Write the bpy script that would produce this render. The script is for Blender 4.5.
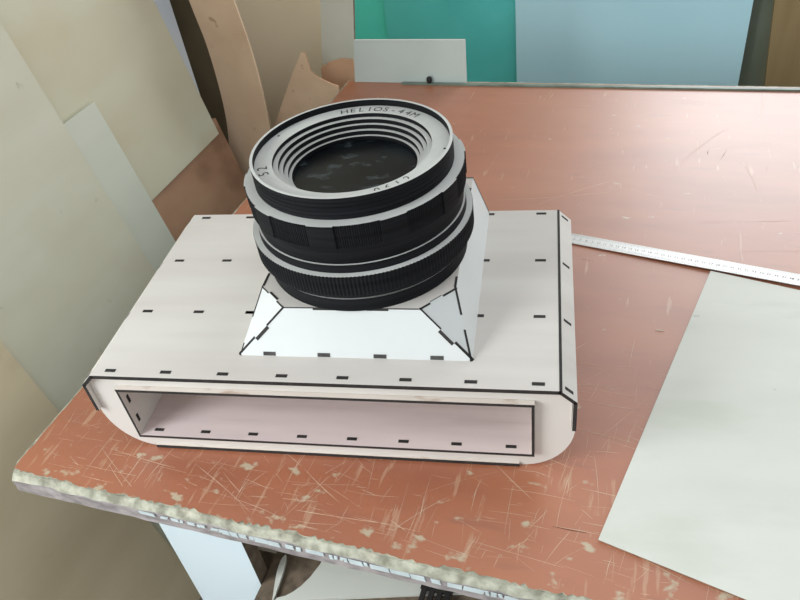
import bpy, bmesh, math, random
from mathutils import Vector, Matrix
random.seed(7)
for o in list(bpy.data.objects): bpy.data.objects.remove(o)
scn = bpy.context.scene
COL = scn.collection
ZO = 0.758            # world height of the prop's own zero; the table top is at z = 0.75
TABLE = 0.75

# ------------------------------------------------------------------ camera
cd = bpy.data.cameras.new('camera'); cam = bpy.data.objects.new('camera', cd); COL.objects.link(cam)
r = Vector((0.98084864, 0.15470397, -0.11833268)); u = Vector((-0.00968559, 0.64553619, 0.76366826)); f = Vector((-0.19453054, 0.74789685, -0.6346717))
M = Matrix.Identity(4)
for i in range(3): M[i][0] = r[i]; M[i][1] = u[i]; M[i][2] = -f[i]
M[0][3], M[1][3], M[2][3] = 0.5322, -0.5353, 0.7056 + ZO
cam.matrix_world = M
cd.sensor_width = 36; cd.lens = 36 * 728.92 / 800; cd.clip_start = 0.01
scn.camera = cam

# table frame: s along the table front edge, t into the table, z above the table top
TH = math.radians(-8.6)
EX = Vector((math.cos(TH), math.sin(TH), 0)); EY = Vector((-math.sin(TH), math.cos(TH), 0)); C0 = Vector((-0.1468, -0.0419, 0))
def S(s, t, z): return C0 + EX * s + EY * t + Vector((0, 0, TABLE + z))
def B(x, y, z): return Vector((x, y, z + ZO))

# ------------------------------------------------------------------ world, lights, exposure
w = bpy.data.worlds.new('world'); scn.world = w; w.use_nodes = True
bg = w.node_tree.nodes['Background']; bg.inputs[0].default_value = (0.93, 0.97, 1.0, 1); bg.inputs[1].default_value = 0.68
def area(name, loc, direction, sx, sy, power, col):
    l = bpy.data.lights.new(name, 'AREA'); l.shape = 'RECTANGLE'; l.size = sx; l.size_y = sy; l.energy = power; l.color = col
    o = bpy.data.objects.new(name, l); COL.objects.link(o); o.location = loc
    o.rotation_euler = Vector(direction).to_track_quat('-Z', 'Y').to_euler(); return o
area('daylight_back_window', S(1.35, 3.06, 1.05), -EY, 1.46, 1.60, 42, (0.95, 0.98, 1.0))
area('daylight_side_window', S(-0.60, -0.95, 0.75), EX, 1.2, 1.1, 50, (0.92, 0.97, 1.0))
vs = scn.view_settings; vs.view_transform = 'Standard'; vs.look = 'None'; vs.exposure = 0.27; vs.gamma = 1; vs.use_curve_mapping = False

# ------------------------------------------------------------------ materials
def lin(c):
    out = []
    for v in c:
        v /= 255.0
        out.append(v / 12.92 if v <= 0.04045 else ((v + 0.055) / 1.055) ** 2.4)
    return (*out, 1)
def mat(name, c1, c2=None, rough=0.6, scale=(8, 8, 8), detail=4, bump=0.0, spec=0.5, metal=0.0, lo=0.35, hi=0.65, rot=(0, 0, 0), bscale=None):
    m = bpy.data.materials.new(name); m.use_nodes = True; nt = m.node_tree; N = nt.nodes; L = nt.links
    b = N['Principled BSDF']; b.inputs['Roughness'].default_value = rough; b.inputs['Metallic'].default_value = metal
    b.inputs['Specular IOR Level'].default_value = spec
    b.inputs['Base Color'].default_value = lin(c1)
    if c2 is not None:
        tc = N.new('ShaderNodeTexCoord'); mp = N.new('ShaderNodeMapping'); mp.inputs['Scale'].default_value = scale; mp.inputs['Rotation'].default_value = rot
        no = N.new('ShaderNodeTexNoise'); no.inputs['Scale'].default_value = 1; no.inputs['Detail'].default_value = detail
        cr = N.new('ShaderNodeValToRGB'); cr.color_ramp.elements[0].position = lo; cr.color_ramp.elements[1].position = hi
        cr.color_ramp.elements[0].color = lin(c1); cr.color_ramp.elements[1].color = lin(c2)
        L.new(tc.outputs['Object'], mp.inputs[0]); L.new(mp.outputs[0], no.inputs['Vector']); L.new(no.outputs['Fac'], cr.inputs[0]); L.new(cr.outputs[0], b.inputs['Base Color'])
        if bump:
            bp = N.new('ShaderNodeBump'); bp.inputs['Strength'].default_value = bump; bp.inputs['Distance'].default_value = 0.002
            if bscale:
                mp2 = N.new('ShaderNodeMapping'); mp2.inputs['Scale'].default_value = bscale; n2 = N.new('ShaderNodeTexNoise'); n2.inputs['Scale'].default_value = 1; n2.inputs['Detail'].default_value = 3
                L.new(tc.outputs['Object'], mp2.inputs[0]); L.new(mp2.outputs[0], n2.inputs['Vector']); L.new(n2.outputs['Fac'], bp.inputs['Height'])
            else: L.new(no.outputs['Fac'], bp.inputs['Height'])
            L.new(bp.outputs[0], b.inputs['Normal'])
    return m
def mixin(m, col, scale, lo, hi, detail=5, amount=1.0, loc=(0, 0, 0), grad=None):
    """lay a second noise-shaped colour (stain, chip, grain) over a material"""
    nt = m.node_tree; N = nt.nodes; L = nt.links; b = N['Principled BSDF']
    src = b.inputs['Base Color'].links[0].from_socket
    tc = N.new('ShaderNodeTexCoord'); mp = N.new('ShaderNodeMapping'); mp.inputs['Scale'].default_value = scale; mp.inputs['Location'].default_value = loc
    no = N.new('ShaderNodeTexNoise'); no.inputs['Scale'].default_value = 1; no.inputs['Detail'].default_value = detail
    cr = N.new('ShaderNodeMapRange'); cr.inputs['From Min'].default_value = lo; cr.inputs['From Max'].default_value = hi; cr.inputs['To Max'].default_value = amount
    L.new(tc.outputs['Object'], mp.inputs[0]); L.new(mp.outputs[0], no.inputs['Vector'])
    h = no.outputs['Fac']
    if grad:                                   # wear grows towards the worked edge of the bench
        sx = N.new('ShaderNodeSeparateXYZ'); L.new(tc.outputs['Object'], sx.inputs[0])
        g = N.new('ShaderNodeMapRange'); g.inputs['From Min'].default_value = grad[0]; g.inputs['From Max'].default_value = grad[1]; g.inputs['To Min'].default_value = grad[2]; g.inputs['To Max'].default_value = 0
        L.new(sx.outputs['Y'], g.inputs['Value'])
        ad = N.new('ShaderNodeMath'); L.new(h, ad.inputs[0]); L.new(g.outputs[0], ad.inputs[1]); h = ad.outputs[0]
    L.new(h, cr.inputs['Value'])
    mx = N.new('ShaderNodeMixRGB'); mx.inputs[2].default_value = lin(col)
    L.new(cr.outputs[0], mx.inputs[0]); L.new(src, mx.inputs[1]); L.new(mx.outputs[0], b.inputs['Base Color'])
    return m

PLY = mat('birch_plywood', (216, 212, 205), (206, 200, 193), 0.55, (2.5, 22, 2.5), 5, 0.03)
PLYT = mixin(mat('birch_plywood_pinkish', (222, 206, 202), (206, 190, 188), 0.55, (3, 30, 3), 5, 0.03), (186, 160, 150), (5, 60, 5), 0.58, 0.85, amount=0.5)
PLYB = mixin(mat('birch_plywood_scorched', (226, 218, 208), (212, 202, 192), 0.6, (3, 22, 3), 5), (150, 105, 70), (22, 60, 22), 0.60, 0.74, amount=0.75)
BURN = mat('burnt_laser_edge', (44, 40, 37), (28, 26, 25), 0.75, (60, 60, 60))
BURNG = mat('burnt_slot_edge', (70, 68, 64), (48, 46, 44), 0.8, (60, 60, 60))
PAINT = mat('white_painted_plywood', (211, 214, 212), (204, 207, 205), 0.45, (4, 4, 4), 3)
RING = mat('pale_ring_face', (208, 210, 206), (192, 194, 190), 0.5, (14, 14, 14), 4)
BLACK = mat('burnt_black_barrel', (26, 27, 30), (16, 17, 19), 0.65, (6, 6, 160), 3, 0.35, bscale=(4, 4, 420), spec=0.12)
GLASS = mixin(mat('dark_lens_disc', (10, 14, 17), (30, 38, 42), 0.25, (22, 34, 26), 5, 0.10, spec=0.3, lo=0.4, hi=0.75), (86, 98, 100), (40, 70, 40), 0.60, 0.80, 4, 0.7)
TEXTM = mat('black_lettering', (40, 40, 40), (30, 30, 30), 0.7)

LAM = mat('red_brown_laminate', (166, 94, 55), (152, 82, 47), 0.5, (4, 14, 4), 6, 0.05, bscale=(160, 160, 20), spec=0.9)
LAM.node_tree.nodes['Principled BSDF'].inputs['Coat Weight'].default_value = 1.0; LAM.node_tree.nodes['Principled BSDF'].inputs['Coat Roughness'].default_value = 0.48; LAM.node_tree.nodes['Principled BSDF'].inputs['Coat IOR'].default_value = 1.65
mixin(LAM, (186, 118, 76), (2.2, 3.0, 2), 0.42, 0.72, 6, 0.55)
mixin(LAM, (140, 80, 60), (9, 40, 9), 0.62, 0.76, 6, 0.6, (3, 1, 0))
mixin(LAM, (186, 178, 150), (34, 46, 30), 0.685, 0.75, 9, 0.8, (1, 7, 0), (0.0, 0.20, 0.10))
mixin(LAM, (196, 160, 128), (90, 12, 30), 0.66, 0.72, 3, 0.45, (4, 2, 0), (0.0, 0.4, 0.06))
CHIPB = mixin(mat('worn_chipboard', (182, 182, 164), (128, 126, 110), 0.85, (70, 70, 70), 6, 0.5), (205, 200, 180), (26, 60, 26), 0.55, 0.7, amount=0.6)
EDGE = mixin(mat('grey_board_edge', (168, 160, 158), (128, 121, 120), 0.85, (50, 50, 90), 6, 0.5), (176, 168, 168), (14, 14, 60), 0.55, 0.7, amount=0.6)
BAND = mat('pale_blue_edge_banding', (206, 218, 220), (188, 200, 202), 0.4, (30, 30, 30))
SCRM = mat('pale_scratch', (214, 176, 146), (216, 204, 180), 0.7, (20, 20, 20))
SCRD = mat('dark_scratch', (112, 62, 46), (84, 48, 38), 0.7, (20, 20, 20))
WLAM = mat('white_laminate_board', (226, 240, 246), (220, 236, 243), 0.4, (3, 3, 3), 2)
RAW = mat('raw_brown_board_edge', (120, 104, 86), (90, 78, 64), 0.85, (60, 60, 60))

SHA = mixin(mat('pale_birch_sheet', (211, 211, 192), (202, 199, 176), 0.6, (1.2, 1.2, 7), 5, 0.03, rot=(0.5, 0, 0)), (186, 178, 150), (2.2, 2.2, 3), 0.5, 0.75, amount=0.6)
mixin(SHA, (140, 132, 110), (24, 24, 24), 0.70, 0.76, 3, 0.35)
SHB = mat('greenish_birch_sheet', (212, 216, 200), (202, 206, 190), 0.6, (1.5, 1.5, 6), 5, 0.03)
SHC = mixin(mat('cream_birch_sheet', (208, 207, 184), (200, 195, 168), 0.6, (2, 2, 5), 5, 0.03), (196, 176, 140), (3, 3, 5), 0.5, 0.7, amount=0.5)
SHZ = mixin(mat('tan_birch_sheet', (216, 202, 170), (202, 186, 154), 0.65, (2, 2, 6), 5, 0.03), (150, 138, 108), (6, 6, 9), 0.58, 0.75, amount=0.35)
SHD = mixin(mat('brown_faced_board', (192, 154, 122), (172, 132, 104), 0.5, (4, 4, 7), 5), (92, 52, 40), (5, 5, 6), 0.5, 0.7, amount=0.7)
OLIVE = mat('olive_brown_shade', (112, 100, 78), (96, 86, 66), 0.7, (5, 5, 5))  # shade of the back corner put into the colour
WHITEB = mat('bluish_white_board', (214, 218, 222), (200, 208, 216), 0.5, (4, 4, 4))
KRAFT = mixin(mat('kraft_hardboard', (226, 198, 168), (218, 188, 157), 0.75, (14, 14, 14), 5, 0.05), (150, 112, 80), (30, 30, 30), 0.70, 0.75, 2, 0.5)
KRAFT2 = mat('reddish_hardboard', (214, 174, 142), (204, 162, 130), 0.75, (14, 14, 14), 5, 0.05)
BEIGE = mat('beige_hardboard', (250, 236, 208), (246, 230, 200), 0.6, (3, 3, 3))
TEAL = mat('teal_laminate', (100, 214, 208), (90, 206, 200), 0.35, (5, 5, 5))
mixin(TEAL, (170, 220, 214), (70, 70, 110), 0.74, 0.78, 3, 0.7)
TURQ = mat('bright_turquoise_laminate', (100, 240, 224), (94, 232, 216), 0.35, (5, 5, 5))
BLUE = mat('pale_blue_laminate', (200, 240, 250), (192, 236, 247), 0.35, (2, 2, 2))
GREYB = mat('pale_grey_board', (196, 210, 206), (188, 202, 198), 0.5, (6, 6, 6))
OAK = mat('brown_wood_board', (164, 142, 102), (148, 126, 86), 0.6, (24, 24, 2), 5, 0.05)
STRIP = mat('grey_green_metal_strip', (124, 140, 128), (100, 114, 104), 0.45, (20, 20, 20))
RUBBER = mat('black_rubber', (24, 26, 26), (16, 18, 18), 0.6, (40, 40, 40))
STEEL = mat('brushed_steel', (206, 206, 204), (188, 188, 186), 0.45, (4, 120, 4), 4, 0.05, metal=0.85)
PLYS = mixin(mat('pale_birch_offcut', (217, 219, 210), (208, 210, 200), 0.5, (3, 9, 3), 6, 0.03), (196, 200, 184), (5, 16, 5), 0.58, 0.72, 6, 0.5)
mixin(PLYS, (150, 156, 142), (26, 26, 26), 0.735, 0.77, 3, 0.5)
WALL = mat('plaster_wall', (196, 188, 168), (186, 178, 158), 0.85, (5, 5, 5), 5, 0.1)
FLOOR = mat('concrete_floor', (150, 142, 130), (122, 115, 104), 0.85, (6, 6, 6), 6, 0.2)
FRAME = mat('white_window_frame', (225, 226, 224), (216, 217, 215), 0.4)

# ------------------------------------------------------------------ helpers
def link(name, me, mats, parent=None):
    o = bpy.data.objects.new(name, me); COL.objects.link(o)
    if mats is not None:
        for m in (mats if isinstance(mats, (list, tuple)) else [mats]): me.materials.append(m)
    if parent is not None: o.parent = parent
    return o
def tag(o, label, cat, group=None):
    o['label'] = label; o['category'] = cat
    if group: o['group'] = group
    return o
def struct(o): o['kind'] = 'structure'; return o
def empty(name, loc=(0, 0, 0)):
    o = bpy.data.objects.new(name, None); o.empty_display_size = 0.05; COL.objects.link(o); o.location = loc; return o
def place(o, loc, rot=None):
    o.location = loc
    if rot is not None: o.rotation_euler = rot
    return o
def bm_mesh(bm, name, smooth=False):
    bmesh.ops.recalc_face_normals(bm, faces=bm.faces)
    me = bpy.data.meshes.new(name); bm.to_mesh(me); bm.free()
    if smooth:
        for p in me.polygons: p.use_smooth = True
    return me
def rel(pts, parent):
    """world points -> coordinates local to an unrotated parent"""
    b = Vector((0, 0, 0))
    while parent is not None: b = b + parent.location; parent = parent.parent
    return [Vector(p) - b for p in pts]
def panel(name, pts, thick, mats, parent=None, inward=None, edge=1):
    """flat plate: its face polygon pts (world) and a second face thick behind it; mats = [face, edge]"""
    pts = rel([Vector(p) for p in pts], parent)
    n = Vector((0, 0, 0))
    for i in range(len(pts)): n += pts[i].cross(pts[(i + 1) % len(pts)])
    n.normalize()
    if inward is not None and n.dot(Vector(inward)) < 0: n = -n
    bm = bmesh.new()
    a = [bm.verts.new(p) for p in pts]; b = [bm.verts.new(p + n * thick) for p in pts]
    bm.faces.new(a); bm.faces.new(b)
    for i in range(len(a)):
        q = bm.faces.new((a[i], a[(i + 1) % len(a)], b[(i + 1) % len(a)], b[i])); q.material_index = edge
    me = bm_mesh(bm, name)
    if not isinstance(mats, (list, tuple)): mats = [mats, mats]
    return link(name, me, mats, parent)
def box(name, lo, hi, m, parent=None, fr=None):
    """box between two corners given in a frame function fr"""
    fr = fr or (lambda x, y, z: Vector((x, y, z)))
    v = [fr(x, y, z) for x in (lo[0], hi[0]) for y in (lo[1], hi[1]) for z in (lo[2], hi[2])]
    v = rel(v, parent)
    me = bpy.data.meshes.new(name)
    me.from_pydata(v, [], [(0, 1, 3, 2), (4, 6, 7, 5), (0, 4, 5, 1), (2, 3, 7, 6), (0, 2, 6, 4), (1, 5, 7, 3)])
    bm = bmesh.new(); bm.from_mesh(me); bmesh.ops.recalc_face_normals(bm, faces=bm.faces); bm.to_mesh(me); bm.free()
    return link(name, me, m, parent)
def holed(name, outer, inner, fr, y0, y1, mats, parent):
    """plate in the x-z plane with a hole, from y0 to y1"""
    bm = bmesh.new(); es = []
    for loop in (outer, inner):
        if not loop: continue
        vs_ = [bm.verts.new(rel([fr(x, y0, z)], parent)[0]) for x, z in loop]
        for i in range(len(vs_)): es.append(bm.edges.new((vs_[i], vs_[(i + 1) % len(vs_)])))
    bmesh.ops.triangle_fill(bm, use_beauty=True, edges=es)
    ret = bmesh.ops.extrude_face_region(bm, geom=list(bm.faces))
    d = fr(0, y1, 0) - fr(0, y0, 0)
    nv = [g for g in ret['geom'] if isinstance(g, bmesh.types.BMVert)]
    bmesh.ops.translate(bm, verts=nv, vec=d)
    bmesh.ops.recalc_face_normals(bm, faces=bm.faces)
    dn = d.normalized()
    for fc in bm.faces: fc.material_index = 0 if abs(fc.normal.dot(dn)) > 0.7 else 1
    return link(name, bm_mesh(bm, name), mats, parent)
def lathe(name, prof, mats, parent, seg=128, cen=(0, 0), smooth=False):
    """closed lathe: prof = [(R, z, material index of the band that follows)]"""
    bm = bmesh.new(); rings = []
    for R, z, mi in prof:
        rings.append([bm.verts.new((cen[0] + R * math.cos(2 * math.pi * k / seg), cen[1] + R * math.sin(2 * math.pi * k / seg), z)) for k in range(seg)])
    n = len(prof)
    for i in range(n):
        a, b = rings[i], rings[(i + 1) % n]
        for k in range(seg):
            q = bm.faces.new((a[k], a[(k + 1) % seg], b[(k + 1) % seg], b[k])); q.material_index = prof[i][2]
    return link(name, bm_mesh(bm, name), mats, parent)
def cog(name, Rf, Rin, z0, z1, mats, parent, seg):
    """ring whose outer radius follows Rf(angle): teeth, lobes"""
    bm = bmesh.new(); L = [[], [], [], []]
    for k in range(seg):
        a = 2 * math.pi * k / seg; R = Rf(a)
        for j, (rr, z) in enumerate(((R, z0), (R, z1), (Rin, z1), (Rin, z0))):
            L[j].append(bm.verts.new((rr * math.cos(a), rr * math.sin(a), z)))
    for j in range(4):
        a, b = L[j], L[(j + 1) % 4]
        for k in range(seg):
            q = bm.faces.new((a[k], a[(k + 1) % seg], b[(k + 1) % seg], b[k])); q.material_index = 1 if j in (0, 2) else 0
    return link(name, bm_mesh(bm, name), mats, parent)

# ------------------------------------------------------------------ the room
struct(box('floor', (-2.5, -3.0, -0.80), (3.6, 3.2, -TABLE), FLOOR, None, S))
WL = -0.56
def wall_with_window(name, fr, a0, a1, z0, z1, w0, w1, wz0, wz1, th):
    """wall in (a, depth, z) with a window opening"""
    bm = bmesh.new()
    outer = [(a0, z0), (a1, z0), (a1, z1), (a0, z1)]; inner = [(w0, wz0), (w1, wz0), (w1, wz1), (w0, wz1)]
    bm.free()
    return struct(holed(name, outer, inner, fr, 0, th, [WALL, WALL], None))
wall_with_window('wall_back', lambda a, d, z: S(a, 3.0 + d, z), WL, 3.4, -TABLE, 2.4, 0.62, 2.08, 0.25, 1.85, 0.14)
wall_with_window('wall_left', lambda a, d, z: S(WL - d, a, z), -2.9, 3.0, -TABLE, 2.4, -1.55, -0.35, 0.2, 1.3, 0.14)
def window(name, fr, w0, w1, z0, z1):
    e = struct(empty(name, fr((w0 + w1) / 2, 0.02, z0)))
    fw = 0.05
    for lo, hi in (((w0, .0, z0), (w1, .05, z0 + fw)), ((w0, .0, z1 - fw), (w1, .05, z1)), ((w0, .0, z0 + fw), (w0 + fw, .05, z1 - fw)), ((w1 - fw, .0, z0 + fw), (w1, .05, z1 - fw)), (((w0 + w1) / 2 - .025, .0, z0 + fw), ((w0 + w1) / 2 + .025, .05, z1 - fw))):
        box('window_frame', lo, hi, FRAME, e, fr)
window('window_1', lambda a, d, z: S(a, 3.0 + d, z), 0.62, 2.08, 0.25, 1.85)
window('window_2', lambda a, d, z: S(WL - d, a, z), -1.55, -0.35, 0.2, 1.3)

# ------------------------------------------------------------------ the bench
bench = tag(empty('workbench', S(0.5, 0.5, -TABLE)), 'workbench with scratched red-brown laminate top and chipped grey front edge', 'workbench')
def ts(t): return 0.0194 * t             # the left edge runs very slightly off square
def slab():
    bm = bmesh.new(); n = 120; rows = []
    prof = [(1.205, -0.031), (1.205, -0.0005), (0.010, -0.0005), (-0.005, -0.0016), (-0.0118, -0.0095), (-0.0125, -0.018), (-0.0125, -0.031)]
    for i in range(n + 1):
        s0 = -0.004 + 2.05 * i / n; row = []
        for j, (t, z) in enumerate(prof):
            jit = random.uniform(-.0016, .0016) if j in (3, 4) else (random.uniform(-.0006, .0006) if j > 4 else 0)
            sx = s0 + ts(t) * max(0, 1 - i / 10)
            if i == 0 and j in (3, 4, 5, 6): sx += 0.006
            row.append(bm.verts.new(rel([S(sx, t + jit, z + jit * 0.4)], bench)[0]))
        rows.append(row)
    m = len(prof)
    for i in range(n):
        for j in range(m):
            q = bm.faces.new((rows[i][j], rows[i][(j + 1) % m], rows[i + 1][(j + 1) % m], rows[i + 1][j]))
            q.material_index = 1 if j in (4, 5, 6) else 0
    bm.faces.new(rows[0]); bm.faces.new(list(reversed(rows[-1])))
    return link('core_board', bm_mesh(bm, 'core_board'), [CHIPB, EDGE], bench)
slab()
# laminate with a ragged front and left border; its own object space has y = depth into the bench
bm = bmesh.new(); n = 420
def lq(p, mi=0):
    q = bm.faces.new([bm.verts.new(v) for v in p]); q.material_index = mi
fr_ = []
for i in range(n + 1):
    k = -0.0032 + 0.0015 * math.sin(i * .21) * math.sin(i * .053 + 1) + random.choice((0, 0, 0, .001, .002, .003, -.001, -.001))
    fr_.append((0.012 + 2.03 * i / n, k))
for (x0, y0), (x1, y1) in zip(fr_, fr_[1:]):
    lq(((x0, y0, 0), (x1, y1, 0), (x1, .02, 0), (x0, .02, 0))); lq(((x0, y0, -.0022), (x1, y1, -.0022), (x1, y1, 0), (x0, y0, 0)), 1)
lf_ = [(ts(.02 + 1.18 * i / 120) - 0.002 + random.choice((0, 0, .001, .0022)), .02 + 1.18 * i / 120) for i in range(121)]
for (x0, y0), (x1, y1) in zip(lf_, lf_[1:]):
    lq(((x0, y0, 0), (.05, y0, 0), (.05, y1, 0), (x1, y1, 0))); lq(((x0, y0, 0), (x1, y1, 0), (x1, y1, -.001), (x0, y0, -.001)), 1)
lq(((0.0, .0005, 0), (.012, -.001, 0), (.012, .02, 0), (-.0015, .02, 0)))
lq(((.05, .02, 0), (2.042, .02, 0), (2.042, 1.2, 0), (.05, 1.2, 0)))
bmesh.ops.remove_doubles(bm, verts=bm.verts, dist=1e-5)
for fc in bm.faces:
    fc.normal_update()
    if fc.material_index == 0 and fc.normal.z < 0: fc.normal_flip()
me = bpy.data.meshes.new('laminate'); bm.to_mesh(me); bm.free(); lam = link('laminate', me, [LAM, CHIPB], bench)
lam.location = S(0, 0, 0) - bench.location; lam.rotation_euler = (0, 0, TH)
# scratches: thousands of thin score marks, too many to pick apart
def scratches(name, count, m, gen, h):
    bm = bmesh.new()
    for _ in range(count):
        s0, t0, ang, ln, wd = gen()
        k = max(2, int(ln / 0.02)); bend = random.uniform(-0.25, 0.25); px, py = s0, t0; a_ = ang; prev = None
        for i in range(k + 1):
            ww = wd * (0.35 if i in (0, k) else random.uniform(.5, 1.3)); nx, ny = -math.sin(a_), math.cos(a_)
            if not (0.006 < px < 2.0 and 0.007 < py < 1.19): break
            cur = [bm.verts.new((px + nx * ww / 2, py + ny * ww / 2, h)), bm.verts.new((px - nx * ww / 2, py - ny * ww / 2, h))]
            if prev and random.random() > 0.08: bm.faces.new((prev[0], prev[1], cur[1], cur[0]))
            prev = cur; px += math.cos(a_) * ln / k; py += math.sin(a_) * ln / k; a_ += bend / k
    bmesh.ops.delete(bm, geom=[v for v in bm.verts if not v.link_faces], context='VERTS')
    for fc in bm.faces:
        if fc.normal.z < 0: fc.normal_flip()
    me = bpy.data.meshes.new(name); bm.to_mesh(me); bm.free()
    o = link(name, me, m, bench); o['kind'] = 'stuff'; o.location = S(0, 0, 0) - bench.location; o.rotation_euler = (0, 0, TH); return o
def g_near():
    t = random.uniform(0, 1) ** 1.7 * 0.34
    ang = random.choice((random.gauss(0.0, .10), random.gauss(0.0, .10), random.gauss(1.5, .12), random.gauss(1.5, .12), random.gauss(-.45, .2), random.gauss(1.1, .3)))
    return random.uniform(0, 1.1), t, ang, random.choice((random.uniform(.008, .03), random.uniform(.01, .05), random.uniform(.02, .12))), random.uniform(.0002, .00055)
def g_far():
    ang = random.choice((random.gauss(0.02, .2), random.gauss(1.5, .15), random.gauss(1.2, .3)))
    return random.uniform(0, 1.6), random.uniform(.2, 1.15), ang, random.uniform(.03, .22), random.uniform(.0002, .0005)
FIX = [(0.687, 0.0715, -0.012, 0.036, .0011)]
def g_dark():
    if FIX: return FIX.pop()
    return random.uniform(0, 1.4), random.uniform(0.01, 1.1), random.choice((random.gauss(0, .3), random.gauss(1.5, .3))), random.uniform(.01, .05), random.uniform(.0006, .0016)
scratches('pale_scratches', 950, SCRM, g_near, 0.00012)
scratches('fine_scratches', 90, SCRM, g_far, 0.00016)
scratches('dark_scratches', 34, SCRD, g_dark, 0.0002)
# what is left of the edge banding: small chips
s0 = 0.20
while s0 < 1.05:
    ln = random.choice((.004, .006, .010, .016, .022)); zt = -0.0105 - random.uniform(0, .0015)
    zb = zt - random.uniform(.005, .0078)
    if s0 < .3: zb = zt - .004
    sl = random.uniform(-.002, .002)
    panel('edge_banding_chip', [S(s0, -.0128, zb), S(s0 + ln, -.0128, zb + sl * .4), S(s0 + ln + sl, -.0126, zt), S(s0 + sl, -.0126, zt)], 0.0012, BAND, bench, inward=-EY)
    s0 += ln + random.choice((.001, .0015, .003, .007))
# legs and shelf
def board(name, lo, hi, mats, parent):
    """white faced board: big front face in one material, sides raw"""
    x0, y0, z0 = lo; x1, y1, z1 = hi
    return panel(name, [S(x0, y0, z0), S(x1, y0, z0), S(x1, y0, z1), S(x0, y0, z1)], y1 - y0, mats, parent, inward=EY)
board('leg', (0.132, 0.05, -TABLE), (0.267, 0.074, -0.0315), [WLAM, RAW], bench)
board('leg', (1.80, 0.05, -TABLE), (1.935, 0.074, -0.0315), [WLAM, RAW], bench)
board('leg', (0.132, 1.12, -TABLE), (0.267, 1.144, -0.0315), [WLAM, RAW], bench)
board('leg', (1.80, 1.12, -TABLE), (1.935, 1.144, -0.0315), [WLAM, RAW], bench)
box('shelf', (0.2685, 0.015, -0.284), (1.935, 1.12, -0.2665), RAW, bench, S)
for y in (0.09, 1.08): box('shelf_rail', (0.132, y, -0.330), (1.935, y + .02, -0.284), RAW, bench, S)

# ------------------------------------------------------------------ the plywood camera
T = 0.0055; W = 0.55; D = 0.3435; H = 0.128; ZB = -0.008
prop = tag(empty('wooden_camera_model', B(0.275, 0.17, ZB)), 'large laser-cut plywood camera model lying with its black ringed lens pointing up', 'camera model')
PM = [PLY, BURN]; PMT = [PLYT, BURN]
XS = [0.0229 + 0.07196 * k for k in range(8)]; YS = [0.0095, 0.1178, 0.227, 0.335]
def tab(parent, c, ax, nrm, ln=0.0137, wd=0.0048, m=None, proud=0.0003):
    """end of a tab showing in its slot"""
    ax = Vector(ax).normalized(); nrm = Vector(nrm).normalized(); sd = nrm.cross(ax)
    me = bpy.data.meshes.new('finger_tab'); v = []
    base = prop.location
    for i in (-1, 1):
        for j in (-1, 1):
            for k in (-.003, proud): v.append(Vector(c) + ax * i * ln / 2 + sd * j * wd / 2 + nrm * k - base)
    me.from_pydata(v, [], [(0, 1, 3, 2), (4, 6, 7, 5), (0, 4, 5, 1), (2, 3, 7, 6), (0, 2, 6, 4), (1, 5, 7, 3)])
    o = link('finger_tab', me, m or BURN, parent); return o
top = panel('top_plate', [B(0, 0, H), B(W, 0, H), B(W, D, H), B(0, D, H)], T, PM, prop, inward=(0, 0, -1))
for j, y in enumerate(YS):
    for i, x in enumerate(XS):
        if 0.17 < x < 0.46 and y > 0.02 and not (i == 6): continue
        tab(top, B(x, y, H), (1, 0, 0), (0, 0, 1))
tab(top, B(0.166, 0.118, H), (1, 0, 0), (0, 0, 1))
c_, h_, v_ = 0.0176, 0.0171, 0.0461
for sgn, x0 in ((-1, 0.0), (1, W)):
    x1 = x0 + sgn * c_
    ch = panel('chamfer_plate', [B(x0, 0, H), B(x1, 0, H - h_), B(x1, D, H - h_), B(x0, D, H)], T * .8, PM, prop, inward=(-sgn, 0, -1))
    for y in YS:
        tab(ch, B((x0 + x1) / 2, y, H - h_ / 2), (sgn * c_, 0, -h_), (sgn, 0, c_ / h_), 0.012, 0.0042)
    # burnt joint between top plate and chamfer
    panel('seam', [B(x0 - .0016, 0, H + .0003), B(x0 + .0016, 0, H + .0001), B(x0 + .0016, D, H + .0001), B(x0 - .0016, D, H + .0003)], .001, BURN, ch, inward=(0, 0, -1)) if sgn > 0 else None
    panel('side_plate', [B(x1, 0, H - h_), B(x1, 0, H - h_ - v_), B(x1, D, H - h_ - v_), B(x1, D, H - h_)], T * .8, PM, prop, inward=(-sgn, 0, 0))
# front and back panels with rounded lower corners
def outline():
    o = [(0.003, H - T), (W - 0.003, H - T), (W + c_ - .005, H - h_ - .002), (W + c_ - .005, H - h_ - v_), (W + c_ - .0005, H - h_ - v_ - .0015)]
    cx, cz, rx, rz = 0.503, H - h_ - v_ - .0015, W + c_ - .0005 - 0.503, H - h_ - v_ - .0015 - ZB
    for k in range(1, 13):
        a_ = math.pi / 2 * k / 12; o.append((cx + rx * math.cos(a_) ** 0.95, cz - rz * math.sin(a_)))
    right = o[2:]
    left = [(W - x, z) for x, z in reversed(right)]
    return [(0.003, H - T), (W - 0.003, H - T)] + right + left
SX0, SX1, ST, SB = 0.0268, 0.5195, 0.1050, 0.0205
hole = [(SX0 - T * .6, SB - T), (SX1 + T * .6, SB - T), (SX1 + T * .6, ST + .0005), (SX0 - T * .6, ST + .0005)]
PF = [PLY, PLY]
fp = holed('front_panel', outline(), hole, B, 0.0068, 0.0123, PF, prop)
holed('back_panel', outline(), None, B, 0.3320, 0.3375, PM, prop)
panel('base_plate', [B(0.038, 0.0035, ZB), B(0.505, 0.0035, ZB), B(0.505, D, ZB), B(0.038, D, ZB)], T, [PLYB, BURN], prop, inward=(0, 0, 1))
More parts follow.
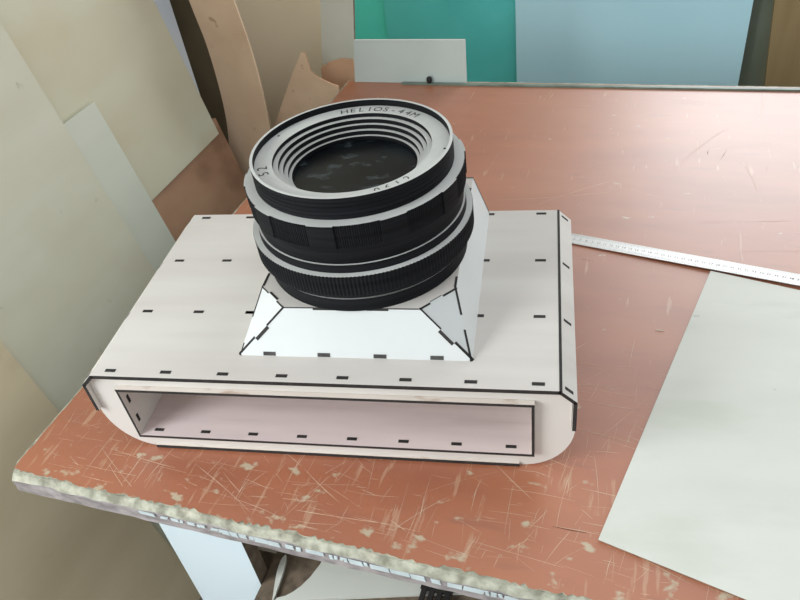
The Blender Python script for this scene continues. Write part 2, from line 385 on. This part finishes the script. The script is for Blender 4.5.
for sgn in (-1, 1):                                          # bent skin round the lower corners
    bm = bmesh.new(); rr = []
    for k in range(13):
        a_ = math.pi / 2 * k / 12
        x = 0.503 + (c_ + W - 0.503 - .008) * math.cos(a_); z = (H - h_ - v_ - .0015) - (H - h_ - v_ - .0015 - ZB - .006) * math.sin(a_)
        if sgn < 0: x = W - x
        row = []
        for y in (0.0125, 0.3318):
            for ins in (0, .003): row.append(bm.verts.new(B(x - sgn * ins * math.cos(a_), y, z + ins * math.sin(a_)) - prop.location))
        rr.append(row)
    for k in range(12):
        p, q = rr[k], rr[k + 1]
        for i, j in ((0, 2), (3, 1), (2, 3), (1, 0)): bm.faces.new((p[i], p[j], q[j], q[i]))
    bm.faces.new([rr[0][i] for i in (0, 1, 3, 2)]); bm.faces.new([rr[12][i] for i in (0, 2, 3, 1)])
    link('corner_skin', bm_mesh(bm, 'corner_skin'), PLY, prop)
# the tray that passes through the front panel
TD = 0.26
tf = panel('tray_floor', [B(SX0, 0, SB), B(SX1, 0, SB), B(SX1, TD, SB), B(SX0, TD, SB)], T * .75, PMT, prop, inward=(0, 0, -1))
for k in range(8): tab(tf, B(0.0486 + 0.06385 * k, 0.0099, SB), (1, 0, 0), (0, 0, 1), 0.0125, 0.0045)
panel('tray_top', [B(SX0 - T * .6, 0, ST), B(SX1 + T * .6, 0, ST), B(SX1 + T * .6, TD, ST), B(SX0 - T * .6, TD, ST)], T * .75, [PLYB, BURN], prop, inward=(0, 0, -1))
for sgn, x in ((-1, SX0), (1, SX1)):
    sw = panel('tray_side', [B(x, 0, SB - T * .75), B(x, 0, ST - T * .75), B(x, TD, ST - T * .75), B(x, TD, SB - T * .75)], T * .55, PM, prop, inward=(sgn, 0, 0))
    for z in (0.0778, 0.0431): tab(sw, B(x, 0.0102, z), (0, 0, 1), (-sgn, 0, 0), 0.0125, 0.0045)
panel('tray_back', [B(SX0, TD, SB - T), B(SX1, TD, SB - T), B(SX1, TD, ST), B(SX0, TD, ST)], T, PMT, prop, inward=(0, 1, 0))

# lens mount: a box with slanting sides and two cut front corners
MX, MY = 0.3149, 0.1893; HT = 0.1784
fx0, fx1, fy0 = 0.1775, 0.4540, 0.0411; ox, oxr = 0.0796, 0.1179
RB, RT = 0.3405, 0.3530
a0, a1 = B(fx0, fy0, H), B(fx1, fy0, H); b0, b1 = B(MX - ox, MY - oxr, HT), B(MX + ox, MY - oxr, HT)
d0, d1 = B(MX - oxr, MY - ox, HT), B(MX + oxr, MY - ox, HT); e0, e1 = B(MX - oxr, RT, HT), B(MX + oxr, RT, HT); g0, g1 = B(fx0, RB, H), B(fx1, RB, H)
MP = [PAINT, BURN]; cen = B(MX, MY, H)
mfront = panel('mount_front', [a0, a1, b1, b0], .004, MP, prop, inward=(0, 1, -1))
mtop = panel('mount_top', [b0, b1, d1, e1, e0, d0], .004, [PLY, BURN], prop, inward=(0, 0, -1))
mright = panel('mount_side', [a1, g1, e1, d1], .004, MP, prop, inward=(-1, 0, -1))
mleft = panel('mount_side', [a0, g0, e0, d0], .004, MP, prop, inward=(1, 0, -1))
mcr = panel('mount_corner', [a1, d1, b1], .004, MP, prop, inward=(-1, 1, -1))
mcl = panel('mount_corner', [a0, b0, d0], .004, MP, prop, inward=(1, 1, -1))
panel('mount_rear', [g0, g1, e1, e0], .004, MP, prop, inward=(0, -1, 0))
def seam(owner, p, q, inner, segs, wd=0.0032):
    """burnt finger joints along the edge p-q, on the face that holds the point inner; segs = [(from, to, offset, width factor)]"""
    p, q, inner = Vector(p), Vector(q), Vector(inner)
    ax = (q - p).normalized(); L = (q - p).length; nrm = ax.cross(inner - p).normalized()
    up = (p + q) / 2 - (cen - Vector((0, 0, .05)))
    if nrm.dot(up) < 0: nrm = -nrm
    sd = (inner - p) - ax * (inner - p).dot(ax); sd.normalize()
    for f0, f1, off, k in segs:
        c = p + ax * L * (f0 + f1) / 2 + sd * (off + wd * k / 2)
        tab(owner, c, ax, nrm, L * (f1 - f0), wd * k, BURN, .0004)
cf = (a0 + a1 + b0 + b1) / 4; cl = (a0 + b0 + d0) / 3; cr_ = (a1 + b1 + d1) / 3
seam(mcl, a0, b0, cl, [(0.0, .36, 0, 1.1), (.62, 1, 0, .5)]); seam(mfront, a0, b0, cf, [(.36, .62, 0, 1.3), (.62, 1, 0, .3)])
seam(mcr, a1, b1, cr_, [(0.0, .34, 0, 1.0), (.60, 1, 0, .6)]); seam(mfront, a1, b1, cf, [(.34, .60, 0, 1.2)])
seam(mcl, a0, d0, cl, [(0, .18, 0, .5), (.55, 1, 0, .5)]); seam(mcr, a1, d1, cr_, [(0, .42, 0, .8), (.62, 1, 0, .8)])
seam(mcl, b0, d0, cl, [(0, .3, 0, .6), (.68, 1, 0, .5)]); seam(mtop, b0, d0, B(MX, MY, HT), [(.32, .66, 0, .9)])
seam(mcr, b1, d1, cr_, [(0, .28, 0, .7), (.62, 1, 0, .7)]); seam(mtop, b1, d1, B(MX, MY, HT), [(.3, .6, 0, .25)])
seam(mtop, d1, e1, B(MX, MY, HT), [(0, .08, 0, .9), (.78, .88, 0, .9)]); seam(mtop, d0, e0, B(MX, MY, HT), [(0, .10, 0, .9)])
seam(mfront, b0, b1, cf, [(0, .22, 0, .4), (.22, .40, 0, 1.0), (.62, .78, 0, 1.0), (.78, 1, 0, .4)])
for x in (0.2149, 0.2815, 0.3483, 0.4141):                    # feet of the front face in their slots
    p = B(x, fy0, H); upv = (b0 - a0) - Vector((1, 0, 0)) * (b0 - a0).x; upv.normalize()
    tab(mfront, p + upv * .0028, (1, 0, 0), Vector((1, 0, 0)).cross(upv), .0150, .0046, BURNG, .0005)

# ---- the lens: stacked rings
LC = B(0.3145, 0.1892, 0) - prop.location
LM = [RING, BLACK]
lens = empty('lens'); lens.parent = prop; lens.location = LC
def lring(name, prof, seg=128, mats=LM): return lathe(name, prof, mats, lens, seg)
lring('base_ring', [(.1238, HT, 1), (.1245, .1965, 0), (.100, .1965, 1), (.100, HT, 1)])
lring('neck_ring', [(.1180, .1965, 1), (.1180, .2015, 0), (.095, .2015, 1), (.095, .1965, 1)])
NT = 190
def teeth(a):
    return 0.1337 if int(a * NT * 4 / (2 * math.pi) + .5) % 4 in (0, 1) else 0.1330
cog('aperture_ring', teeth, .100, .2090, .2350, LM, lens, NT * 4)
lring('aperture_ring_skirt', [(.1285, .2015, 1), (.1308, .2090, 0), (.100, .2090, 1), (.100, .2015, 1)])
lring('spacer_ring', [(.1262, .2350, 1), (.1254, .2450, 0), (.100, .2450, 1), (.100, .2350, 1)])
lring('focus_ring_skirt', [(.1232, .2450, 1), (.1248, .2580, 1), (.1268, .2685, 0), (.100, .2685, 1), (.100, .2450, 1)])
SEG = 1440
def lobes(a):
    d = (math.degrees(a) + 137.4 + 3600) % 36.0 if False else ((math.degrees(a) - (-132.2)) % 35.5)
    if d < 13.4: return 0.1290
    return 0.1277 if int(math.degrees(a) * 4 / 2.2) % 2 else 0.1271
cog('focus_ring', lobes, .100, .2685, .2970, LM, lens, SEG)
pr = [(.1155, .2970, 1)]
for k in range(5):
    z = .2970 + .0050 * k
    pr += [(.1162, z + .0008, 1), (.1162, z + .0046, 1), (.1156, z + .0050, 1)]
pr += [(.1162, .3226, 1), (.1162, .3230, 0), (.1128, .3230, 1), (.1128, .3150, 1), (.1128, .2970, 1)]
lring('front_barrel', pr)
nm = lring('name_ring', [(.1127, .3095, 1), (.1127, .3150, 0), (.0921, .3150, 1), (.0921, .3095, 1)])
for k, (ro, ri, z) in enumerate(((.1120, .0862, .3100), (.1120, .0815, .3048), (.1120, .0770, .2992), (.1120, .0735, .2938))):
    lring('inner_ring', [(ro, z - .0052, 1), (ro, z, 0), (ri, z, 1), (ri, z - .0052, 1)])
lathe('lens_disc', [(.1120, .2836, 0), (.1120, .2884, 0), (.0004, .2884, 0), (.0004, .2836, 0)], GLASS, lens, 96)
def ring_text(txt, R, ang_c, size, outward=True, spread=None, sq=1.0):
    """letters printed on the name ring, following its curve"""
    bmt = bmesh.new(); n = len(txt)
    step = (spread if spread else size * 0.75 / R)
    for i, chx in enumerate(txt):
        cu = bpy.data.curves.new('glyph', 'FONT'); cu.body = chx; cu.size = size; cu.align_x = 'CENTER'; cu.align_y = 'CENTER'; cu.resolution_u = 3
        ob = bpy.data.objects.new('glyph', cu); COL.objects.link(ob)
        dg = bpy.context.evaluated_depsgraph_get(); me = bpy.data.meshes.new_from_object(ob.evaluated_get(dg))
        off = (i - (n - 1) / 2) * step
        a_ = ang_c - off if outward else ang_c + off
        rot = a_ - math.pi / 2 if outward else a_ + math.pi / 2
        mtx = Matrix.Translation((R * math.cos(a_), R * math.sin(a_), .31515)) @ Matrix.Rotation(rot, 4, 'Z') @ Matrix.Diagonal((sq, 1, 1, 1))
        me.transform(mtx); bmt.from_mesh(me)
        bpy.data.objects.remove(ob); bpy.data.curves.remove(cu); bpy.data.meshes.remove(me)
    me = bpy.data.meshes.new('lettering'); bmt.to_mesh(me); bmt.free()
    return link('lettering', me, TEXTM, lens)
ring_text('HELIOS-44M', .1020, math.radians(80), .0150, True, math.radians(6.0))
ring_text('52', .1030, math.radians(205), .0165, True, math.radians(7.5))
ring_text('0612', .1005, math.radians(-52), .0150, False, math.radians(7.0))
for d_ in (158, -2):
    a_ = math.radians(d_); lathe('index_dot', [(.0016, .3149, 0), (.0016, .3152, 0), (.0002, .3152, 0), (.0002, .3149, 0)], TEXTM, lens, 10, (.1075 * math.cos(a_), .1075 * math.sin(a_)))

# ------------------------------------------------------------------ on the table
# sheet of plywood
def dirv(deg): return Vector((math.cos(math.radians(deg)), math.sin(math.radians(deg)), 0))
BL = Vector((0.5905, -0.0878, TABLE + 0.0003 + .0022)); eu = dirv(-21.6); ev = dirv(68.4)
sh = panel('plywood_sheet', [BL, BL + eu * .62, BL + eu * .62 + ev * .500, BL + ev * .500], .0022, [PLYS, mat('sheet_cut_edge', (150, 120, 96), (120, 92, 74), .8, (60, 60, 60))], None, inward=(0, 0, -1))
tag(sh, 'pale plywood sheet lying flat on the bench beside the steel ruler', 'plywood sheet')
# ruler, its left end on the bench, resting across the sheet
RL = 0.62; rw = 0.0268
re_ = tag(empty('steel_ruler', Vector((0.5739, 0.4782, TABLE + .0004)) - dirv(-19.3) * 0.05), 'long steel ruler lying across the corner of the plywood sheet', 'ruler')
re_.rotation_euler = (0, math.asin(-.0024 / .27), math.radians(-19.3))
def rb(name, x0, x1, y0, y1, z0, z1, m):
    me = bpy.data.meshes.new(name); v = [(x, y, z) for x in (x0, x1) for y in (y0, y1) for z in (z0, z1)]
    me.from_pydata(v, [], [(0, 1, 3, 2), (4, 6, 7, 5), (0, 4, 5, 1), (2, 3, 7, 6), (0, 2, 6, 4), (1, 5, 7, 3)])
    return link(name, me, m, re_)
rb('blade', 0, RL, -rw, 0, 0, .0011, STEEL)
bm = bmesh.new()
for i in range(int(RL * 1000 / 2)):
    x = i * .002; ln = .008 if i % 5 == 0 else .0045
    for y0, y1 in ((-.0003, -ln), (-rw + .0003, -rw + ln)):
        bm.faces.new([bm.verts.new(q) for q in ((x - .0001, y0, .00118), (x + .0001, y0, .00118), (x + .0001, y1, .00118), (x - .0001, y1, .00118))])
mk = link('scale_marks', bm_mesh(bm, 'scale_marks'), TEXTM, re_); mk['kind'] = 'stuff'
bmt = bmesh.new()
for i in range(1, 61):
    cu = bpy.data.curves.new('glyph', 'FONT'); cu.body = str(i); cu.size = .0065; cu.align_x = 'CENTER'; cu.align_y = 'CENTER'; cu.resolution_u = 1
    ob = bpy.data.objects.new('glyph', cu); COL.objects.link(ob)
    me = bpy.data.meshes.new_from_object(ob.evaluated_get(bpy.context.evaluated_depsgraph_get()))
    me.transform(Matrix.Translation((i * .01, -rw * .52, .0012))); bmt.from_mesh(me)
    bpy.data.objects.remove(ob); bpy.data.curves.remove(cu); bpy.data.meshes.remove(me)
me = bpy.data.meshes.new('scale_numerals'); bmt.to_mesh(me); bmt.free(); nmr = link('scale_numerals', me, TEXTM, re_); nmr['kind'] = 'stuff'
# splinter
bm = bmesh.new()
for i, (x, y, wd, hh) in enumerate(((0, 0, .0004, .0004), (.004, .0004, .0009, .0011), (.009, .0002, .0010, .0012), (.0135, -.0005, .0004, .0005))):
    ring = [bm.verts.new((x, y - wd, .0002)), bm.verts.new((x, y + wd, .0002)), bm.verts.new((x, y, .0002 + hh))]
    if i:
        for k in range(3): bm.faces.new((pv[k], pv[(k + 1) % 3], ring[(k + 1) % 3], ring[k]))
    else: bm.faces.new(ring)
    pv = ring
bm.faces.new(list(reversed(pv)))
sp = link('wood_splinter', bm_mesh(bm, 'wood_splinter'), mat('clean_wood', (240, 232, 214), (234, 224, 204), .6)); sp.location = (0.682, 0.2465, TABLE); sp.rotation_euler = (0, 0, -.1)
tag(sp, 'tiny pale wood splinter lying on the red bench between model and sheet', 'splinter')
# strip and knob at the back of the bench
st_ = box('metal_strip', (0.163, 1.180, 0.0), (1.6, 1.189, 0.004), STRIP, None, S); tag(st_, 'thin grey-green metal strip along the rear edge of the bench', 'strip')
kn = tag(empty('black_knob', S(0.233, 1.1845, 0.0042)), 'small round black knob standing at the rear edge of the bench', 'knob')
lathe('foot', [(.0044, 0, 0), (.0044, .004, 0), (.0005, .004, 0), (.0005, 0, 0)], RUBBER, kn, 20)
lathe('head', [(.0046, .002, 0), (.0064, .004, 0), (.0066, .0105, 0), (.0050, .0140, 0), (.0006, .0150, 0), (.0006, .002, 0)], RUBBER, kn, 24)

# ------------------------------------------------------------------ boards behind the bench
def upright(name, s0, s1, t0, th, z0, z1, m, edge, label, cat='board', group=None, lean=0.0, sl=0.0):
    """standing board with its front face at t0; lean = how far the top goes back, sl = sideways shift of the left edge at the top"""
    dz = z1 - z0
    o = panel(name, [S(s0, t0, z0), S(s1, t0, z0), S(s1, t0 + lean * dz, z1), S(s0 + sl * dz, t0 + lean * dz, z1)], th, [m, edge], None, inward=EY)
    return tag(o, label, cat, group)
upright('turquoise_board', -0.25, 0.10, 1.742, .012, -TABLE, 0.16, TURQ, TURQ, 'bright turquoise laminated board standing behind the pale grey offcut')
upright('teal_board', -0.062, 0.55, 1.722, .014, -TABLE, 0.15, TEAL, TEAL, 'darker teal laminated board standing between turquoise and pale blue boards')
upright('blue_board', 0.340, 0.953, 1.700, .016, -TABLE, 0.14, BLUE, WHITEB, 'pale blue laminated board standing upright behind the bench')
upright('gap_shade_panel', 0.80, 1.03, 1.742, .012, -TABLE, 0.135, mat('grey_green_gap_shade', (120, 128, 112), (108, 116, 100), .6, (5, 5, 5)), RAW, 'dark grey-green panel added as the shade in the gap between blue and brown boards')  # dark panel added behind the gap to give it its shade
upright('wooden_board', 1.063, 2.0, 1.702, .020, -TABLE, 0.14, OAK, OAK, 'brown wood-grained board standing beside the pale blue board past a dark gap', sl=-.08)
upright('grey_offcut', 0.040, 0.320, 1.191, .008, 0.0005, 0.100, GREYB, PLY, 'small pale grey rectangular offcut standing on the rear of the bench', 'offcut', lean=.1, sl=.1)

# ------------------------------------------------------------------ leaning sheets on the left
K = 0.2
def leaning(name, a, t0, t1, z0, z1, th, m, edge, label, group=None, sk=0.0):
    """sheet leaning on the left wall: plane s = a - K z; t0..t1 along the bench side"""
    P = lambda t, z: S(a - K * z, t + sk * z, z)
    o = panel(name, [P(t0, z0), P(t1, z0), P(t1, z1), P(t0, z1)], th, [m, edge], None, inward=-EX)
    return tag(o, label, 'sheet', group)
G_ = 'plywood sheets leaning beside the bench'
leaning('plywood_sheet', -.238, -0.16, .225, -TABLE, 0.22, .008, SHZ, SHZ, 'tan plywood sheet standing on the floor, outermost of the leaning sheets', G_)
leaning('plywood_sheet', -.250, -0.02, .590, -TABLE, 0.80, .008, SHA, SHA, 'large pale plywood sheet leaning beside the bench in front of narrow greenish sheet', G_)
leaning('plywood_sheet', -.262, .40, .695, -TABLE, 0.175, .008, SHB, SHB, 'narrow greenish-white plywood sheet with square top tucked behind large pale sheet', G_)
leaning('plywood_sheet', -.275, -.10, 1.012, -.058, 0.90, .009, SHC, SHC, 'cream plywood sheet whose lower edge ends above brown board', G_)
leaning('brown_board', -.2855, .0, 1.040, -TABLE, -0.03, .012, SHD, SHD, 'reddish brown faced board leaning behind the cream plywood sheet', G_)
leaning('white_board', -.318, .3, 1.060, -TABLE, 0.32, .012, WHITEB, WHITEB, 'bluish white board showing as a sliver behind the cream sheet', G_, sk=.25)
upright('corner_shade_panel', -.545, -.275, 1.19, .012, -TABLE, 0.55, OLIVE, OLIVE, 'dark olive brown panel added as the shade in the corner behind the bowed strip')  # added panel, its dark colour stands in for the shadowed background here

# bent hardboard strip
def strip_mesh(name, left, right, th, m, parent=None):
    bm = bmesh.new(); rows = []
    for (p, q) in zip(left, right):
        p, q = Vector(p), Vector(q)
        rows.append([bm.verts.new(p), bm.verts.new(q), bm.verts.new(q + EY * th), bm.verts.new(p + EY * th)])
    for i in range(len(rows) - 1):
        for j in range(4): bm.faces.new((rows[i][j], rows[i][(j + 1) % 4], rows[i + 1][(j + 1) % 4], rows[i + 1][j]))
    bm.faces.new(rows[0]); bm.faces.new(list(reversed(rows[-1])))
    return link(name, bm_mesh(bm, name), m, parent)
def lerp_pts(pts, n):
    """smooth Catmull-Rom through (s, t, z)"""
    P = [Vector(p) for p in pts]; P = [2 * P[0] - P[1]] + P + [2 * P[-1] - P[-2]]; out = []
    for i in range(1, len(P) - 2):
        for k in range(n):
            x = k / n; a_, b_, c2, d2 = P[i - 1:i + 3]
            out.append(0.5 * (2 * b_ + (c2 - a_) * x + (2 * a_ - 5 * b_ + 4 * c2 - d2) * x * x + (3 * b_ - a_ - 3 * c2 + d2) * x ** 3))
    out.append(P[-2]); return out
Ll = [(-.335, 1.11, .50), (-.284, 1.08, .232), (-.273, 1.08, .14), (-.272, 1.08, .032), (-.280, 1.08, -.064), (-.303, 1.08, -.171), (-.335, 1.08, -.32), (-.42, 1.06, -TABLE)]
Rr = [(-.222, 1.11, .50), (-.169, 1.08, .230), (-.158, 1.08, .126), (-.156, 1.08, .034), (-.160, 1.08, -.060), (-.173, 1.08, -.18), (-.200, 1.08, -.32), (-.27, 1.06, -TABLE)]
es = strip_mesh('bent_strip', [S(*p) for p in lerp_pts(Ll, 6)], [S(*p) for p in lerp_pts(Rr, 6)], .005, KRAFT)
tag(es, 'long bowed kraft brown hardboard strip standing in the corner', 'strip')
# bowed beige sheet in the corner
bw = []
for k in range(15):
    x = k / 14; bw.append((-.36 + .34 * x, 1.235 + .12 * math.sin(math.pi * (.12 + .62 * x)) - .02))
bm = bmesh.new(); rows = []
for s0, t0 in bw:
    rows.append([bm.verts.new(S(s0, t0, -TABLE)), bm.verts.new(S(s0 - .03, t0 + .04, .75)), bm.verts.new(S(s0 - .03, t0 + .045, .75)), bm.verts.new(S(s0, t0 + .005, -TABLE))])
for i in range(len(rows) - 1):
    for j in range(4): bm.faces.new((rows[i][j], rows[i][(j + 1) % 4], rows[i + 1][(j + 1) % 4], rows[i + 1][j]))
bm.faces.new(rows[0]); bm.faces.new(list(reversed(rows[-1])))
bs = link('bowed_sheet', bm_mesh(bm, 'bowed_sheet', True), BEIGE); tag(bs, 'tall bowed beige hardboard sheet behind the kraft brown strip', 'sheet')
# kraft offcut with a curved cut
gp = [(-.069, .089), (-.062, .090), (-.057, .084), (-.056, .064), (-.053, .044), (-.043, .032), (-.030, .025), (-.008, .014), (.0125, .007), (.0125, -.08), (.005, -TABLE), (-.50, -TABLE), (-.40, -.46), (-.317, -.316), (-.187, -.102), (-.099, .045)]
go = panel('curved_offcut', [S(s, 1.15 + .01 * z, z) for s, z in gp], .005, [KRAFT, KRAFT2], None, inward=EY)
tag(go, 'kraft brown hardboard offcut with pointed tip and concave cut, behind the bench corner', 'offcut')
hp = [(-.060, .020), (-.052, .030), (-.044, .028), (-.038, .036), (.000, .046), (.031, .043), (.0315, -TABLE), (-.10, -TABLE)]
ho = panel('reddish_offcut', [S(s, 1.222, z) for s, z in hp], .005, [KRAFT2, KRAFT2], None, inward=EY)
tag(ho, 'reddish brown hardboard offcut with ragged top below the narrow white board', 'offcut')
nb = panel('narrow_white_board', [S(s, 1.2290, z) for s, z in ((-.19, -TABLE), (-.06, -TABLE), (.030, .03), (.074, .33), (-.005, .33), (-.058, .03))], .010, [mat('greyish_white_board', (204, 206, 192), (194, 198, 184), .6, (6, 6, 6)), RAW], None, inward=EY)
tag(nb, 'narrow greyish white board standing between bowed beige sheet and turquoise board', 'board')

# ------------------------------------------------------------------ on the shelf under the bench
zs = -0.2665
arc = [(.344 - .0, .30), (.352, .20), (.350, .13), (.344, .096), (.338, .076), (.330, .059), (.322, .048), (.314, .040), (.303, .034)]
off = [(s, t) for s, t in arc] + [(.300, .026), (.36, .046), (.42, .064), (.476, .081), (.56, .105), (.70, .12), (.70, .30)]
oc = panel('curved_plywood_offcut', [S(s, t, zs + .006) for s, t in off], .0055, [PLYS, PLYS], None, inward=(0, 0, -1))
tag(oc, 'white plywood offcut with a curved side lying on the shelf under bench', 'offcut')
leaf = []
for k in range(13):
    x = k / 12; leaf.append((.287 + .012 * x, .100 - .072 * x, .0085 * math.sin(math.pi * x ** .62) + .0015))
lp = [S(s + wd * .35, t, zs + .0062) for s, t, wd in leaf] + [S(s - wd * .65, t, zs + .0062) for s, t, wd in reversed(leaf)]
lf = panel('leaf_shaped_sliver', lp, .006, [PLYS, PLYS], None, inward=(0, 0, -1)); tag(lf, 'slim white leaf-shaped plywood sliver on the shelf beside the white leg', 'sliver')
cb = tag(empty('comb_offcut', S(.515, .088, zs + .0065)), 'dark comb-shaped offcut with short fingers on the shelf under bench', 'offcut')
box('spine', (.502, .096, zs + .0065), (.548, .112, zs + .0115), BURN, cb, S)
for k in range(4): box('finger', (.504 + .0115 * k, .076, zs + .0065), (.511 + .0115 * k, .096, zs + .0115), BURN, cb, S)
